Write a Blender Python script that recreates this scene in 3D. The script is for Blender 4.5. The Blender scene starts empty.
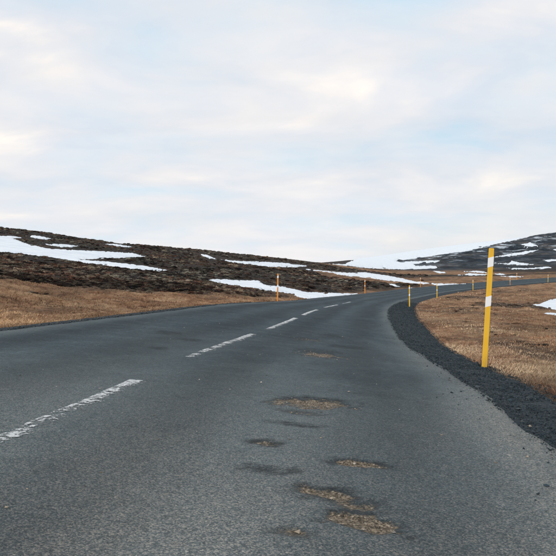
import bpy, math, random
import numpy as np

sc = bpy.context.scene
# ------------------------------------------------------------------ camera
K = 1.15                       # metres per fit unit
F = 680.0                      # focal length in photo pixels (556 wide)
YH = 277.1                     # horizon row
HC = 0.7716 * K                # camera height over the road under it
cam_d = bpy.data.cameras.new('camera'); cam = bpy.data.objects.new('camera', cam_d)
sc.collection.objects.link(cam); sc.camera = cam
cam_d.sensor_width = 36; cam_d.lens = 36 * F / 556
cam_d.clip_start = 0.05; cam_d.clip_end = 20000
cam.location = (0, 0, HC)
cam.rotation_euler = (math.radians(90) - math.atan((278 - YH) / F), 0, 0)

# ------------------------------------------------------------------ sky, sun, exposure
SUN_EL, SUN_AZ = math.radians(24), math.radians(-142)      # azimuth measured from +Y towards +X
w = bpy.data.worlds.new('World'); sc.world = w; w.use_nodes = True
nt = w.node_tree; nt.nodes.clear()
def N(t, typ, **kw):
    n = t.nodes.new(typ)
    for k, v in kw.items():
        if k.startswith('i_'):
            key = k[2:]
            n.inputs[int(key) if key.isdigit() else key.replace('_', ' ')].default_value = v
        else: setattr(n, k, v)
    return n
def ramp(t, stops, interp='LINEAR'):
    n = t.nodes.new('ShaderNodeValToRGB'); cr = n.color_ramp; cr.interpolation = interp
    while len(cr.elements) < len(stops): cr.elements.new(0.5)
    for e, (p, c) in zip(cr.elements, stops):
        e.position = p; e.color = (c, c, c, 1) if isinstance(c, (int, float)) else (*c, 1)
    return n
def build_world(t):
    L = t.links.new
    out = N(t, 'ShaderNodeOutputWorld')
    sky = N(t, 'ShaderNodeTexSky', sky_type='NISHITA', sun_disc=False, sun_elevation=SUN_EL,
            sun_rotation=SUN_AZ, air_density=1.0, dust_density=2.0, ozone_density=1.5)
    bg = N(t, 'ShaderNodeBackground', i_Strength=0.12); L(sky.outputs[0], bg.inputs[0])
    # cloud deck: directions projected on a flat layer overhead, so streaks flatten towards the horizon
    tc = N(t, 'ShaderNodeTexCoord'); sep = N(t, 'ShaderNodeSeparateXYZ'); L(tc.outputs['Generated'], sep.inputs[0])
    z = N(t, 'ShaderNodeMath', operation='MAXIMUM', i_1=0.0); L(sep.outputs[2], z.inputs[0])
    za = N(t, 'ShaderNodeMath', operation='ADD', i_1=0.21); L(z.outputs[0], za.inputs[0])
    dx = N(t, 'ShaderNodeMath', operation='DIVIDE'); L(sep.outputs[0], dx.inputs[0]); L(za.outputs[0], dx.inputs[1])
    dy = N(t, 'ShaderNodeMath', operation='DIVIDE'); L(sep.outputs[1], dy.inputs[0]); L(za.outputs[0], dy.inputs[1])
    cb = N(t, 'ShaderNodeCombineXYZ'); L(dx.outputs[0], cb.inputs[0]); L(dy.outputs[0], cb.inputs[1])
    def noise(scale, loc, rot, detail, rough, dist, sx=1.0):
        mp = N(t, 'ShaderNodeMapping'); mp.inputs['Location'].default_value = loc
        mp.inputs['Rotation'].default_value = (0, 0, rot); mp.inputs['Scale'].default_value = (sx, 1, 1)
        L(cb.outputs[0], mp.inputs[0])
        n = N(t, 'ShaderNodeTexNoise', i_Scale=scale, i_Detail=detail, i_Roughness=rough, i_Distortion=dist)
        L(mp.outputs[0], n.inputs[0]); return n
    n1 = noise(2.1, (5.84, 5.92, 1.80), 0.25, 6, 0.5, 0.35, 0.85)
    n2 = noise(3.4, (9.10, 4.2, 4.00), -0.15, 6, 0.52, 0.3, 0.8)
    n3 = noise(0.8, (1.2, 9.2, 5), 0.1, 3, 0.4, 0.2)
    # tone of the cloud: grey-blue bellies to creamy thin tops
    r1 = ramp(t, [(0.33, (0.63, 0.79, 0.91)), (0.43, (0.70, 0.79, 0.885)), (0.54, (0.77, 0.81, 0.875)), (0.62, (0.85, 0.855, 0.885)), (0.72, (1.05, 0.985, 0.92))])
    L(n1.outputs['Fac'], r1.inputs[0])
    r2 = ramp(t, [(0.40, 0.0), (0.68, 1.0)]); L(n2.outputs['Fac'], r2.inputs[0])
    warm = N(t, 'ShaderNodeMixRGB', blend_type='MIX', i_2=(1.0, 0.94, 0.89, 1))
    m = N(t, 'ShaderNodeMath', operation='MULTIPLY', i_1=0.42); L(r2.outputs[0], m.inputs[0])
    L(m.outputs[0], warm.inputs[0]); L(r1.outputs[0], warm.inputs[1])
    n4 = noise(4.0, (2.3, 6.1, 1), 0.05, 5, 0.55, 0.4, 0.45)
    r4 = ramp(t, [(0.34, 0.99), (0.5, 1.01), (0.66, 1.03)]); L(n4.outputs['Fac'], r4.inputs[0])
    mm = N(t, 'ShaderNodeMixRGB', blend_type='MULTIPLY', i_0=1.0); L(warm.outputs[0], mm.inputs[1]); L(r4.outputs[0], mm.inputs[2]); warm = mm
    # pale pinkish air low down
    hz = N(t, 'ShaderNodeMapRange', i_1=0.0, i_2=0.14, i_3=0.55, i_4=0.0); L(sep.outputs[2], hz.inputs[0])
    hm = N(t, 'ShaderNodeMixRGB', blend_type='MIX', i_2=(0.97, 0.94, 0.93, 1))
    L(hz.outputs[0], hm.inputs[0]); L(warm.outputs[0], hm.inputs[1])
    bgc = N(t, 'ShaderNodeBackground', i_Strength=1.0); L(hm.outputs[0], bgc.inputs[0])
    cov = ramp(t, [(0.32, 0.88), (0.5, 0.98)]); L(n3.outputs['Fac'], cov.inputs[0])
    mix = N(t, 'ShaderNodeMixShader'); L(cov.outputs[0], mix.inputs[0])
    L(bg.outputs[0], mix.inputs[1]); L(bgc.outputs[0], mix.inputs[2]); L(mix.outputs[0], out.inputs[0])
build_world(nt)
sl = bpy.data.lights.new('sun', 'SUN'); sl.energy = 1.4; sl.angle = math.radians(11); sl.color = (1.0, 0.95, 0.88)
so = bpy.data.objects.new('sun', sl); sc.collection.objects.link(so)
so.rotation_euler = (math.radians(90) - SUN_EL, 0, -SUN_AZ + math.pi)
sc.view_settings.view_transform = 'Standard'; sc.view_settings.look = 'None'
sc.view_settings.exposure = 0.0; sc.view_settings.gamma = 1.0
sc.cycles.use_denoising = True; sc.cycles.max_bounces = 6

# ------------------------------------------------------------------ helpers
rng = np.random.default_rng(7); random.seed(7)
def hash2(i, j, seed):
    h = (i.astype(np.int64) * 374761393 + j.astype(np.int64) * 668265263 + seed * 974634777) & 0xffffffff
    h = ((h ^ (h >> 13)) * 1274126177) & 0xffffffff
    h = ((h ^ (h >> 16)) * 2246822519) & 0xffffffff
    return ((h ^ (h >> 15)) & 0xffffff) / float(0xffffff)
def vnoise(x, y, seed=0):
    i, j = np.floor(x), np.floor(y); u, v = x - i, y - j
    u = u * u * (3 - 2 * u); v = v * v * (3 - 2 * v)
    a = hash2(i, j, seed); b = hash2(i + 1, j, seed); c = hash2(i, j + 1, seed); d = hash2(i + 1, j + 1, seed)
    return (a * (1 - u) + b * u) * (1 - v) + (c * (1 - u) + d * u) * v
def fbm(x, y, seed=0, oct=4, gain=0.5):
    s = 0; a = 1; t = 0
    for o in range(oct):
        s = s + a * vnoise(x * 2 ** o + o * 17.3, y * 2 ** o - o * 9.1, seed + o); t += a; a *= gain
    return s / t            # 0..1
def sstep(a, b, x):
    t = np.clip((x - a) / (b - a), 0, 1); return t * t * (3 - 2 * t)
def mesh_obj(name, verts, faces, mat, parent=None, smooth=True, attrs=None, uv=None):
    """verts (n,3); faces (m,k) int array of tris or quads."""
    verts = np.asarray(verts, np.float32); faces = np.asarray(faces, np.int32)
    me = bpy.data.meshes.new(name)
    me.vertices.add(len(verts)); me.vertices.foreach_set('co', verts.ravel())
    k = faces.shape[1]
    me.loops.add(faces.size); me.loops.foreach_set('vertex_index', faces.ravel())
    me.polygons.add(len(faces))
    me.polygons.foreach_set('loop_start', np.arange(0, faces.size, k, dtype=np.int32))
    me.polygons.foreach_set('use_smooth', np.full(len(faces), smooth, bool))
    if attrs:
        for an, av in attrs.items():
            if av.ndim == 1:
                a = me.attributes.new(an, 'FLOAT', 'POINT'); a.data.foreach_set('value', av.astype(np.float32))
            else:
                a = me.attributes.new(an, 'FLOAT_VECTOR', 'POINT'); a.data.foreach_set('vector', av.astype(np.float32).ravel())
    me.update(calc_edges=True); me.validate()
    if mat: me.materials.append(mat)
    o = bpy.data.objects.new(name, me); sc.collection.objects.link(o)
    if parent: o.parent = parent
    return o
def grid_faces(nr, ncol, wrap=False):
    i = np.arange(nr - 1)[:, None]; j = np.arange(ncol if wrap else ncol - 1)[None]
    a = i * ncol + j; b = i * ncol + (j + 1) % ncol
    return np.stack([a, b, b + ncol, a + ncol], -1).reshape(-1, 4)
def tag(o, label=None, cat=None, group=None, kind=None):
    if label: o['label'] = label
    if cat: o['category'] = cat
    if group: o['group'] = group
    if kind: o['kind'] = kind
    return o

# ------------------------------------------------------------------ materials
def mat(name):
    m = bpy.data.materials.new(name); m.use_nodes = True; t = m.node_tree
    b = t.nodes['Principled BSDF']; return m, t, b, t.links.new
def attr(t, name): return N(t, 'ShaderNodeAttribute', attribute_name=name)
def mixc(t, fac, c1, c2, mode='MIX'):
    n = N(t, 'ShaderNodeMixRGB', blend_type=mode)
    for k, v in ((0, fac), (1, c1), (2, c2)):
        if isinstance(v, (int, float)): n.inputs[k].default_value = v
        elif isinstance(v, tuple): n.inputs[k].default_value = (*v, 1)
        else: t.links.new(v, n.inputs[k])
    return n.outputs[0]
def mth(t, op, a, b=0.0, clamp=False):
    n = N(t, 'ShaderNodeMath', operation=op, use_clamp=clamp)
    for k, v in ((0, a), (1, b)):
        if isinstance(v, (int, float)): n.inputs[k].default_value = v
        else: t.links.new(v, n.inputs[k])
    return n.outputs[0]
def noise(t, vec, scale, detail=4, rough=0.55, dist=0.0):
    n = N(t, 'ShaderNodeTexNoise', i_Scale=scale, i_Detail=detail, i_Roughness=rough, i_Distortion=dist)
    if vec: t.links.new(vec, n.inputs[0])
    return n
def mapping(t, vec, scale=(1, 1, 1), loc=(0, 0, 0)):
    n = N(t, 'ShaderNodeMapping'); n.inputs['Scale'].default_value = scale; n.inputs['Location'].default_value = loc
    t.links.new(vec, n.inputs[0]); return n.outputs[0]
def rmp(t, fac, stops):
    n = ramp(t, stops); t.links.new(fac, n.inputs[0]); return n.outputs[0]
def bump(t, h, strength, dist, b, normal=None):
    n = N(t, 'ShaderNodeBump', i_Strength=strength, i_Distance=dist); t.links.new(h, n.inputs['Height'])
    if normal: t.links.new(normal, n.inputs['Normal'])
    t.links.new(n.outputs[0], b.inputs['Normal']); return n.outputs[0]

def make_asphalt():
    m, t, b, L = mat('asphalt')
    pos = N(t, 'ShaderNodeNewGeometry').outputs['Position']
    rd = attr(t, 'road').outputs['Vector']                 # (offset from centre line, distance along, 0)
    wear = attr(t, 'wear').outputs['Fac']; grime = attr(t, 'grime').outputs['Fac']
    big = noise(t, mapping(t, rd, (0.9, 0.10, 1)), 1.0, 5, 0.6)      # streaks along the wheel tracks
    mid = noise(t, pos, 1.7, 5, 0.62, 0.4)
    base = rmp(t, big.outputs['Fac'], [(0.36, (0.015, 0.030, 0.039)), (0.52, (0.028, 0.050, 0.062)), (0.66, (0.056, 0.084, 0.096))])
    base = mixc(t, 0.55, base, rmp(t, mid.outputs['Fac'], [(0.36, (0.014, 0.028, 0.037)), (0.52, (0.030, 0.050, 0.061)), (0.66, (0.070, 0.092, 0.100))]))
    fine = noise(t, pos, 14.0, 5, 0.75)
    base = mixc(t, 1.0, base, rmp(t, fine.outputs['Fac'], [(0.35, 0.5), (0.5, 1.0), (0.66, 1.6)]), 'MULTIPLY')
    # aggregate: small stones of grey, rust and cream in dark binder
    v1 = N(t, 'ShaderNodeTexVoronoi', i_Scale=120.0); L(pos, v1.inputs['Vector'])
    sepc = N(t, 'ShaderNodeSeparateColor'); L(v1.outputs['Color'], sepc.inputs[0])
    stone = rmp(t, sepc.outputs[0], [(0.0, (0.016, 0.026, 0.032)), (0.40, (0.040, 0.058, 0.066)), (0.74, (0.085, 0.100, 0.105)), (0.92, (0.17, 0.15, 0.125)), (1.0, (0.36, 0.32, 0.275))])
    inst = rmp(t, v1.outputs['Distance'], [(0.35, 1.0), (0.62, 0.0)])
    worn = noise(t, mapping(t, rd, (0.7, 0.22, 1), (4, 2, 0)), 1.0, 4, 0.6)
    show = mth(t, 'MULTIPLY', inst, rmp(t, worn.outputs['Fac'], [(0.35, 0.35), (0.65, 0.85)]))
    col = mixc(t, show, base, mixc(t, 0.5, stone, mixc(t, 1.0, stone, base, 'MULTIPLY'), 'MIX'))
    col = mixc(t, mth(t, 'MULTIPLY', show, 0.85), base, stone)
    # edge dirt, plus camera-flash light on the near road painted into its colour
    flash_dust_n = noise(t, mapping(t, rd, (0.8, 0.3, 1), (9, 0, 0)), 1.0, 6, 0.65)
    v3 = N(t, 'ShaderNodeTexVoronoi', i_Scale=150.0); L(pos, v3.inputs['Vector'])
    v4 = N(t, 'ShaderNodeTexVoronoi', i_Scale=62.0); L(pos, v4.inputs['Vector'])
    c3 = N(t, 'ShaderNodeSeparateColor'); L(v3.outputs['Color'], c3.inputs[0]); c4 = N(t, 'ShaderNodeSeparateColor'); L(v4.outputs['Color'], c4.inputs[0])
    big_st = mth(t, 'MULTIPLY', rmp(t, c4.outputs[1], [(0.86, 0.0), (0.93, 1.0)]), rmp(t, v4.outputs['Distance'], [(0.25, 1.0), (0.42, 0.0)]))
    flash_dust_v = mixc(t, big_st, mth(t, 'ADD', mth(t, 'MULTIPLY', c3.outputs[0], 0.72), mth(t, 'MULTIPLY', noise(t, pos, 20, 4, 0.7).outputs['Fac'], 0.28)), c4.outputs[0])
    dm = mth(t, 'MULTIPLY', rmp(t, flash_dust_n.outputs['Fac'], [(0.34, 0.45), (0.58, 1.0)]), attr(t, 'flash_dust').outputs['Fac'], True)
    col = mixc(t, mth(t, 'MULTIPLY', dm, 0.75), col, rmp(t, flash_dust_v, [(0.0, (0.045, 0.058, 0.062)), (0.30, (0.088, 0.120, 0.130)), (0.60, (0.165, 0.198, 0.204)), (0.84, (0.35, 0.32, 0.28)), (1.0, (0.72, 0.64, 0.56))]))
    dw = mth(t, 'POWER', attr(t, 'flash_dust').outputs['Fac'], 2.5)  # warm flash tint painted into the nearest asphalt
    col = mixc(t, mth(t, 'MULTIPLY', dw, rmp(t, worn.outputs['Fac'], [(0.35, 0.22), (0.62, 0.6)])), col, rmp(t, flash_dust_v, [(0.0, (0.07, 0.065, 0.058)), (0.5, (0.22, 0.20, 0.175)), (1.0, (0.60, 0.51, 0.42))]))
    sx = N(t, 'ShaderNodeSeparateXYZ'); L(rd, sx.inputs[0])
    wob = mth(t, 'ADD', sx.outputs[0], mth(t, 'MULTIPLY', big.outputs['Fac'], 1.1))
    trk = mth(t, 'SINE', mth(t, 'MULTIPLY', wob, 4.1))
    col = mixc(t, 1.0, col, rmp(t, mth(t, 'ADD', mth(t, 'MULTIPLY', trk, 0.5), 0.5), [(0.0, (0.76, 0.80, 0.82)), (1.0, (1.12, 1.18, 1.20))]), 'MULTIPLY')
    # transverse cracks, tar spots
    ck = noise(t, mapping(t, rd, (0.6, 2.2, 1), (1, 3, 0)), 1.4, 5, 0.6, 0.8)
    ckm = rmp(t, ck.outputs['Fac'], [(0.485, 0.0), (0.498, 1.0), (0.502, 1.0), (0.515, 0.0)])
    brk = rmp(t, noise(t, pos, 0.9, 3).outputs['Fac'], [(0.52, 0.0), (0.66, 1.0)])
    col = mixc(t, mth(t, 'MULTIPLY', mth(t, 'MULTIPLY', ckm, brk), 0.45), col, (0.02, 0.024, 0.026))
    col = mixc(t, mth(t, 'MULTIPLY', mth(t, 'MULTIPLY', grime, rmp(t, fine.outputs['Fac'], [(0.38, 1.0), (0.62, 0.3)])), 0.85), col, (0.016, 0.021, 0.024))
    col = mixc(t, mth(t, 'MULTIPLY', rmp(t, mth(t, 'ADD', wear, mth(t, 'MULTIPLY', mth(t, 'SUBTRACT', noise(t, pos, 17, 5, 0.75).outputs['Fac'], 0.5), 1.2)), [(0.08, 0.0), (0.45, 1.0)]), 0.5), col, (0.022, 0.026, 0.027))
    # broken patches: surfacing gone, gravel base showing
    v2 = N(t, 'ShaderNodeTexVoronoi', i_Scale=130.0); L(pos, v2.inputs['Vector'])
    s2 = N(t, 'ShaderNodeSeparateColor'); L(v2.outputs['Color'], s2.inputs[0])
    grav = rmp(t, s2.outputs[0], [(0.0, (0.05, 0.040, 0.030)), (0.4, (0.16, 0.122, 0.082)), (0.8, (0.30, 0.235, 0.16)), (1.0, (0.50, 0.42, 0.33))])
    grav = mixc(t, 1.0, grav, rmp(t, noise(t, pos, 35, 5, 0.7).outputs['Fac'], [(0.34, 0.25), (0.5, 0.95), (0.66, 1.5)]), 'MULTIPLY')
    col = mixc(t, rmp(t, mth(t, 'ADD', wear, mth(t, 'MULTIPLY', mth(t, 'SUBTRACT', noise(t, pos, 24, 5, 0.75).outputs['Fac'], 0.5), 1.9)), [(0.48, 0.0), (0.86, 0.9)]), col, grav)
    L(col, b.inputs['Base Color']); b.inputs['Roughness'].default_value = 0.82
    b.inputs['Specular IOR Level'].default_value = 0.16
    hgt = mth(t, 'ADD', mth(t, 'MULTIPLY', inst, 0.6), mth(t, 'MULTIPLY', noise(t, pos, 210, 2).outputs['Fac'], 0.5))
    bump(t, hgt, 0.75, 0.006, b)
    return m
def make_paint():
    m, t, b, L = mat('worn_road_paint')
    pos = N(t, 'ShaderNodeNewGeometry').outputs['Position']
    wr = attr(t, 'worn').outputs['Fac']
    n = noise(t, pos, 26, 6, 0.72, 0.3); n2 = noise(t, pos, 4.5, 3)
    s = mth(t, 'ADD', mth(t, 'MULTIPLY', n.outputs['Fac'], 1.0), mth(t, 'MULTIPLY', n2.outputs['Fac'], 0.5))
    a = rmp(t, mth(t, 'SUBTRACT', s, wr), [(0.0, 0.0), (0.09, 1.0)])
    tr = N(t, 'ShaderNodeBsdfTransparent'); mx = N(t, 'ShaderNodeMixShader')
    L(rmp(t, n.outputs['Fac'], [(0.3, (0.36, 0.38, 0.39)), (0.65, (0.70, 0.71, 0.70))]), b.inputs['Base Color'])
    b.inputs['Roughness'].default_value = 0.7
    L(a, mx.inputs[0]); L(tr.outputs[0], mx.inputs[1]); L(b.outputs[0], mx.inputs[2])
    L(mx.outputs[0], t.nodes['Material Output'].inputs[0])
    return m
def make_gravel():
    m, t, b, L = mat('dark_gravel')
    pos = N(t, 'ShaderNodeNewGeometry').outputs['Position']
    v = N(t, 'ShaderNodeTexVoronoi', i_Scale=70.0); L(pos, v.inputs['Vector'])
    s = N(t, 'ShaderNodeSeparateColor'); L(v.outputs['Color'], s.inputs[0])
    c = rmp(t, s.outputs[0], [(0.0, (0.009, 0.017, 0.022)), (0.55, (0.022, 0.036, 0.045)), (0.9, (0.045, 0.060, 0.068)), (1.0, (0.14, 0.14, 0.14))])
    c = mixc(t, 0.5, c, rmp(t, noise(t, pos, 1.3, 5, 0.6).outputs['Fac'], [(0.3, (0.010, 0.019, 0.025)), (0.7, (0.034, 0.050, 0.058))]))
    L(c, b.inputs['Base Color']); b.inputs['Roughness'].default_value = 0.9
    b.inputs['Specular IOR Level'].default_value = 0.3
    bump(t, rmp(t, v.outputs['Distance'], [(0.0, 1.0), (0.7, 0.0)]), 1.0, 0.012, b)
    return m
def make_ground():
    m, t, b, L = mat('moorland')
    pos = N(t, 'ShaderNodeNewGeometry').outputs['Position']
    flat = mapping(t, pos, (1, 1, 0.3))
    heath = attr(t, 'heath').outputs['Fac']; far = attr(t, 'farhill').outputs['Fac']; fs = attr(t, 'speck').outputs['Fac']
    # dead grass
    g1 = noise(t, flat, 0.55, 6, 0.65, 0.5); g2 = noise(t, mapping(t, flat, (1, 0.6, 1)), 3.2, 6, 0.72); g3 = noise(t, flat, 38, 3, 0.6)
    grass = rmp(t, g1.outputs['Fac'], [(0.34, (0.13, 0.075, 0.048)), (0.44, (0.27, 0.145, 0.082)), (0.54, (0.42, 0.295, 0.19)), (0.66, (0.34, 0.24, 0.165))])
    grass = mixc(t, 0.45, grass, rmp(t, g2.outputs['Fac'], [(0.36, (0.050, 0.034, 0.024)), (0.48, (0.26, 0.165, 0.10)), (0.64, (0.52, 0.38, 0.25))]))
    grass = mixc(t, 1.0, grass, (1.0, 0.92, 0.83), 'MULTIPLY')
    grass = mixc(t, rmp(t, g3.outputs['Fac'], [(0.36, 0.6), (0.48, 0.0)]), grass, (0.06, 0.04, 0.027))
    gp = noise(t, mapping(t, flat, (0.30, 0.16, 1), (7, 2, 0)), 1.0, 6, 0.65)
    grass = mixc(t, 1.0, grass, rmp(t, gp.outputs['Fac'], [(0.36, (0.46, 0.41, 0.38)), (0.48, (1.0, 0.94, 0.90)), (0.62, (1.22, 1.22, 1.20))]), 'MULTIPLY')
    # dark heath and moss
    h1 = noise(t, flat, 0.12, 6, 0.65, 0.6); h2 = noise(t, flat, 1.3, 6, 0.7, 0.4)
    hc = rmp(t, h2.outputs['Fac'], [(0.32, (0.008, 0.007, 0.006)), (0.47, (0.022, 0.018, 0.016)), (0.60, (0.055, 0.050, 0.040)), (0.74, (0.12, 0.11, 0.085))])
    hc = mixc(t, rmp(t, h1.outputs['Fac'], [(0.46, 0.0), (0.66, 0.8)]), hc, rmp(t, h2.outputs['Fac'], [(0.3, (0.020, 0.011, 0.008)), (0.7, (0.125, 0.070, 0.045))]))
    # lava rock of the far slope
    f1 = noise(t, mapping(t, pos, (0.035, 0.02, 0.12)), 1.0, 8, 0.72, 0.4)
    fc = rmp(t, f1.outputs['Fac'], [(0.36, (0.007, 0.013, 0.020)), (0.50, (0.022, 0.030, 0.038)), (0.64, (0.085, 0.074, 0.065))])
    f2 = noise(t, mapping(t, pos, (0.16, 0.06, 0.5), (2, 5, 3)), 1.0, 6, 0.75)
    fc = mixc(t, 1.0, fc, rmp(t, f2.outputs['Fac'], [(0.36, 0.45), (0.5, 1.0), (0.64, 2.1)]), 'MULTIPLY')
    sn = noise(t, mapping(t, pos, (0.05, 0.018, 0.22), (3, 8, 1)), 1.0, 8, 0.74, 0.3)
    fc = mixc(t, mth(t, 'MULTIPLY', rmp(t, sn.outputs['Fac'], [(0.535, 0.0), (0.60, 1.0)]), fs), fc, (0.58, 0.64, 0.70))
    c = mixc(t, heath, grass, hc); c = mixc(t, far, c, fc)
    L(c, b.inputs['Base Color']); b.inputs['Roughness'].default_value = 0.95; b.inputs['Specular IOR Level'].default_value = 0.15
    hg = mth(t, 'ADD', g3.outputs['Fac'], mth(t, 'MULTIPLY', g2.outputs['Fac'], 2.0))
    bump(t, hg, 0.8, 0.05, b)
    return m
def make_snow():
    m, t, b, L = mat('old_snow')
    pos = N(t, 'ShaderNodeNewGeometry').outputs['Position']
    n = noise(t, pos, 0.35, 5, 0.6); n2 = noise(t, pos, 3.0, 4, 0.6)
    c = rmp(t, n.outputs['Fac'], [(0.34, (0.74, 0.80, 0.86)), (0.6, (0.87, 0.905, 0.935))])
    c = mixc(t, rmp(t, n2.outputs['Fac'], [(0.56, 0.0), (0.74, 0.4)]), c, (0.42, 0.38, 0.35))
    L(c, b.inputs['Base Color']); b.inputs['Roughness'].default_value = 0.75
    bump(t, mth(t, 'ADD', n.outputs['Fac'], mth(t, 'MULTIPLY', n2.outputs['Fac'], 0.2)), 0.35, 0.3, b)
    return m
def make_tinted(name, rough=0.9, spec=0.2, trans=0.0):
    m, t, b, L = mat(name)
    a = attr(t, 'tint').outputs['Vector']; L(a, b.inputs['Base Color'])
    b.inputs['Roughness'].default_value = rough; b.inputs['Specular IOR Level'].default_value = spec
    return m
def make_plastic(name, c, c2):
    m, t, b, L = mat(name)
    tc = N(t, 'ShaderNodeTexCoord').outputs['Object']
    n = noise(t, mapping(t, tc, (14, 14, 3)), 1.0, 6, 0.65)
    sep = N(t, 'ShaderNodeSeparateXYZ'); L(tc, sep.inputs[0])
    low = N(t, 'ShaderNodeMapRange', i_1=0.0, i_2=0.35, i_3=0.55, i_4=0.10); L(sep.outputs[2], low.inputs[0])   # splashed mud
    d = mth(t, 'MULTIPLY', rmp(t, n.outputs['Fac'], [(0.42, 0.0), (0.70, 1.0)]), low.outputs[0])
    col = mixc(t, rmp(t, noise(t, tc, 4, 3).outputs['Fac'], [(0.3, 0.0), (0.7, 1.0)]), c, c2)
    L(mixc(t, d, col, (0.16, 0.12, 0.08)), b.inputs['Base Color'])
    b.inputs['Roughness'].default_value = 0.5
    return m
def make_plain(name, c, rough=0.4):
    m, t, b, L = mat(name)
    tc = N(t, 'ShaderNodeTexCoord').outputs['Object']
    L(mixc(t, rmp(t, noise(t, tc, 30, 4).outputs['Fac'], [(0.45, 0.0), (0.8, 0.12)]), c, tuple(v * 0.6 for v in c)), b.inputs['Base Color'])
    b.inputs['Roughness'].default_value = rough
    return m
M = dict(asphalt=make_asphalt(), paint=make_paint(), gravel=make_gravel(), ground=make_ground(), snow=make_snow(),
         grass=make_tinted('dry_grass', 0.85, 0.2), heath=make_tinted('heather', 0.95, 0.1), stones=make_tinted('gravel_stones', 0.9, 0.25),
         yellow=make_plastic('yellow_plastic', (0.90, 0.50, 0.025), (0.93, 0.56, 0.04)),
         orange=make_plastic('orange_plastic', (0.80, 0.27, 0.03), (0.85, 0.33, 0.05)),
         reflector=make_plain('white_reflector', (0.97, 0.97, 0.97), 0.3))

# ------------------------------------------------------------------ road alignment
S0 = np.array([-40, 0, 7, 14, 22, 31, 42, 55, 70, 88, 110, 140, 175, 220.]) * K
TH = np.array([.15, .1307, .0963, .1197, .1355, .1602, .1969, .2642, .3393, .4484, .6957, 1.0253, 1.20, 1.25])
ZC = np.array([.35, .002, -.0764, -.3001, -.4406, -.6035, -.8337, -.9737, -1.0604, -.9091, -.4764, .5578, 1.7, 3.2]) * K
BK = np.array([.045, .0533, .0648, .101, .1086, .083, .0655, .0572, .0515, .0513, .0547, .0562, .05, .04])
W = 2.8268 * K
def cub(S, v, x):
    n = len(S); h = np.diff(S); A = np.eye(n); b = np.zeros(n)
    for i in range(1, n - 1):
        A[i, i-1] = h[i-1]; A[i, i] = 2 * (h[i-1] + h[i]); A[i, i+1] = h[i]
        b[i] = 6 * ((v[i+1] - v[i]) / h[i] - (v[i] - v[i-1]) / h[i-1])
    Q = np.linalg.solve(A, b); i = np.clip(np.searchsorted(S, x) - 1, 0, n - 2)
    t = x - S[i]; hh = h[i]; u = hh - t
    return (Q[i] * u**3 + Q[i+1] * t**3) / (6 * hh) + (v[i] / hh - Q[i] * hh / 6) * u + (v[i+1] / hh - Q[i+1] * hh / 6) * t
SS = np.arange(S0[0], S0[-1], 0.25)
th = cub(S0, TH, SS)
cx = np.concatenate([[0], np.cumsum((np.sin(th)[1:] + np.sin(th)[:-1]) / 2 * 0.25)])
cy = np.concatenate([[0], np.cumsum((np.cos(th)[1:] + np.cos(th)[:-1]) / 2 * 0.25)])
cx += -1.7067 * K - np.interp(0, SS, cx); cy -= np.interp(0, SS, cy)
cz = cub(S0, ZC, SS); ce = cub(S0, BK, SS)
def at_s(s): return [np.interp(s, SS, a) for a in (cx, cy, cz, ce, th)]
def nearest(x, y):
    s = np.full(x.shape, -1e3); d = np.full(x.shape, 1e3)
    for c in range(0, len(x), 20000):
        xs, ys = x[c:c+20000], y[c:c+20000]
        k = ((xs[:, None] - cx[None, ::4])**2 + (ys[:, None] - cy[None, ::4])**2).argmin(1) * 4
        dx, dy = xs - cx[k], ys - cy[k]
        s[c:c+20000] = SS[k] + dx * np.sin(th[k]) + dy * np.cos(th[k])
        kk = np.clip(((s[c:c+20000] - SS[0]) / 0.25).round().astype(int), 0, len(SS) - 1)
        d[c:c+20000] = (xs - cx[kk]) * np.cos(th[kk]) - (ys - cy[kk]) * np.sin(th[kk])
    return s, d
def proj(x, y, z): return 278 + F * x / y, YH + F * (HC - z) / y
def sh_right(s): return np.interp(s, [-40, 5, 9, 15, 25, 45, 70, 110, 250], [.62, .66, .70, .95, 1.3, 1.6, 1.4, 1.2, 1.2])
def sh_left(s): return np.interp(s, [-40, 10, 40, 250], [.12, .12, .15, .3])

# broken patches of surfacing: photo centre, size in photo pixels, slant -> road coordinates
def pix_to_road(px, py):
    g_s = np.arange(0.5, 60, 0.02)
    best = None
    for d in np.arange(-W, W, 0.02):
        x, y, z, e, t_ = at_s(g_s)
        X, Y = proj(x + d * np.cos(t_), np.maximum(y - d * np.sin(t_), .3), z - e * d)
        q = (X - px)**2 + (Y - py)**2; k = q.argmin()
        if best is None or q[k] < best[0]: best = (q[k], g_s[k], d, max(y[k], .3))
    return best[1:]
HOLES = []
for px, py, wx, hy, slant, amt in ((311, 402.5, 80, 8, 0.0, 1.0), (320, 355, 46, 6, 0.1, .9), (357, 463.5, 42, 6, .1, 1.0), (330, 494, 60, 9, .35, .95),
                                   (345, 503, 48, 9, .1, .95), (360, 523, 72, 14, .22, 1.1), (285, 532, 52, 9, 0, .66), (264, 443, 20, 4, 0, .7), (300, 412, 50, 4, .1, .5),
                                   (372, 528, 52, 8, .15, .85), (310, 340, 30, 4, 0, .55)):
    s_, d_, dep = pix_to_road(px, py)
    HOLES.append((s_, d_, wx / 2 * dep / F, hy / 2 * dep * dep / (F * (HC + 0.12)), slant, amt))
GRIME = []
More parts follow.
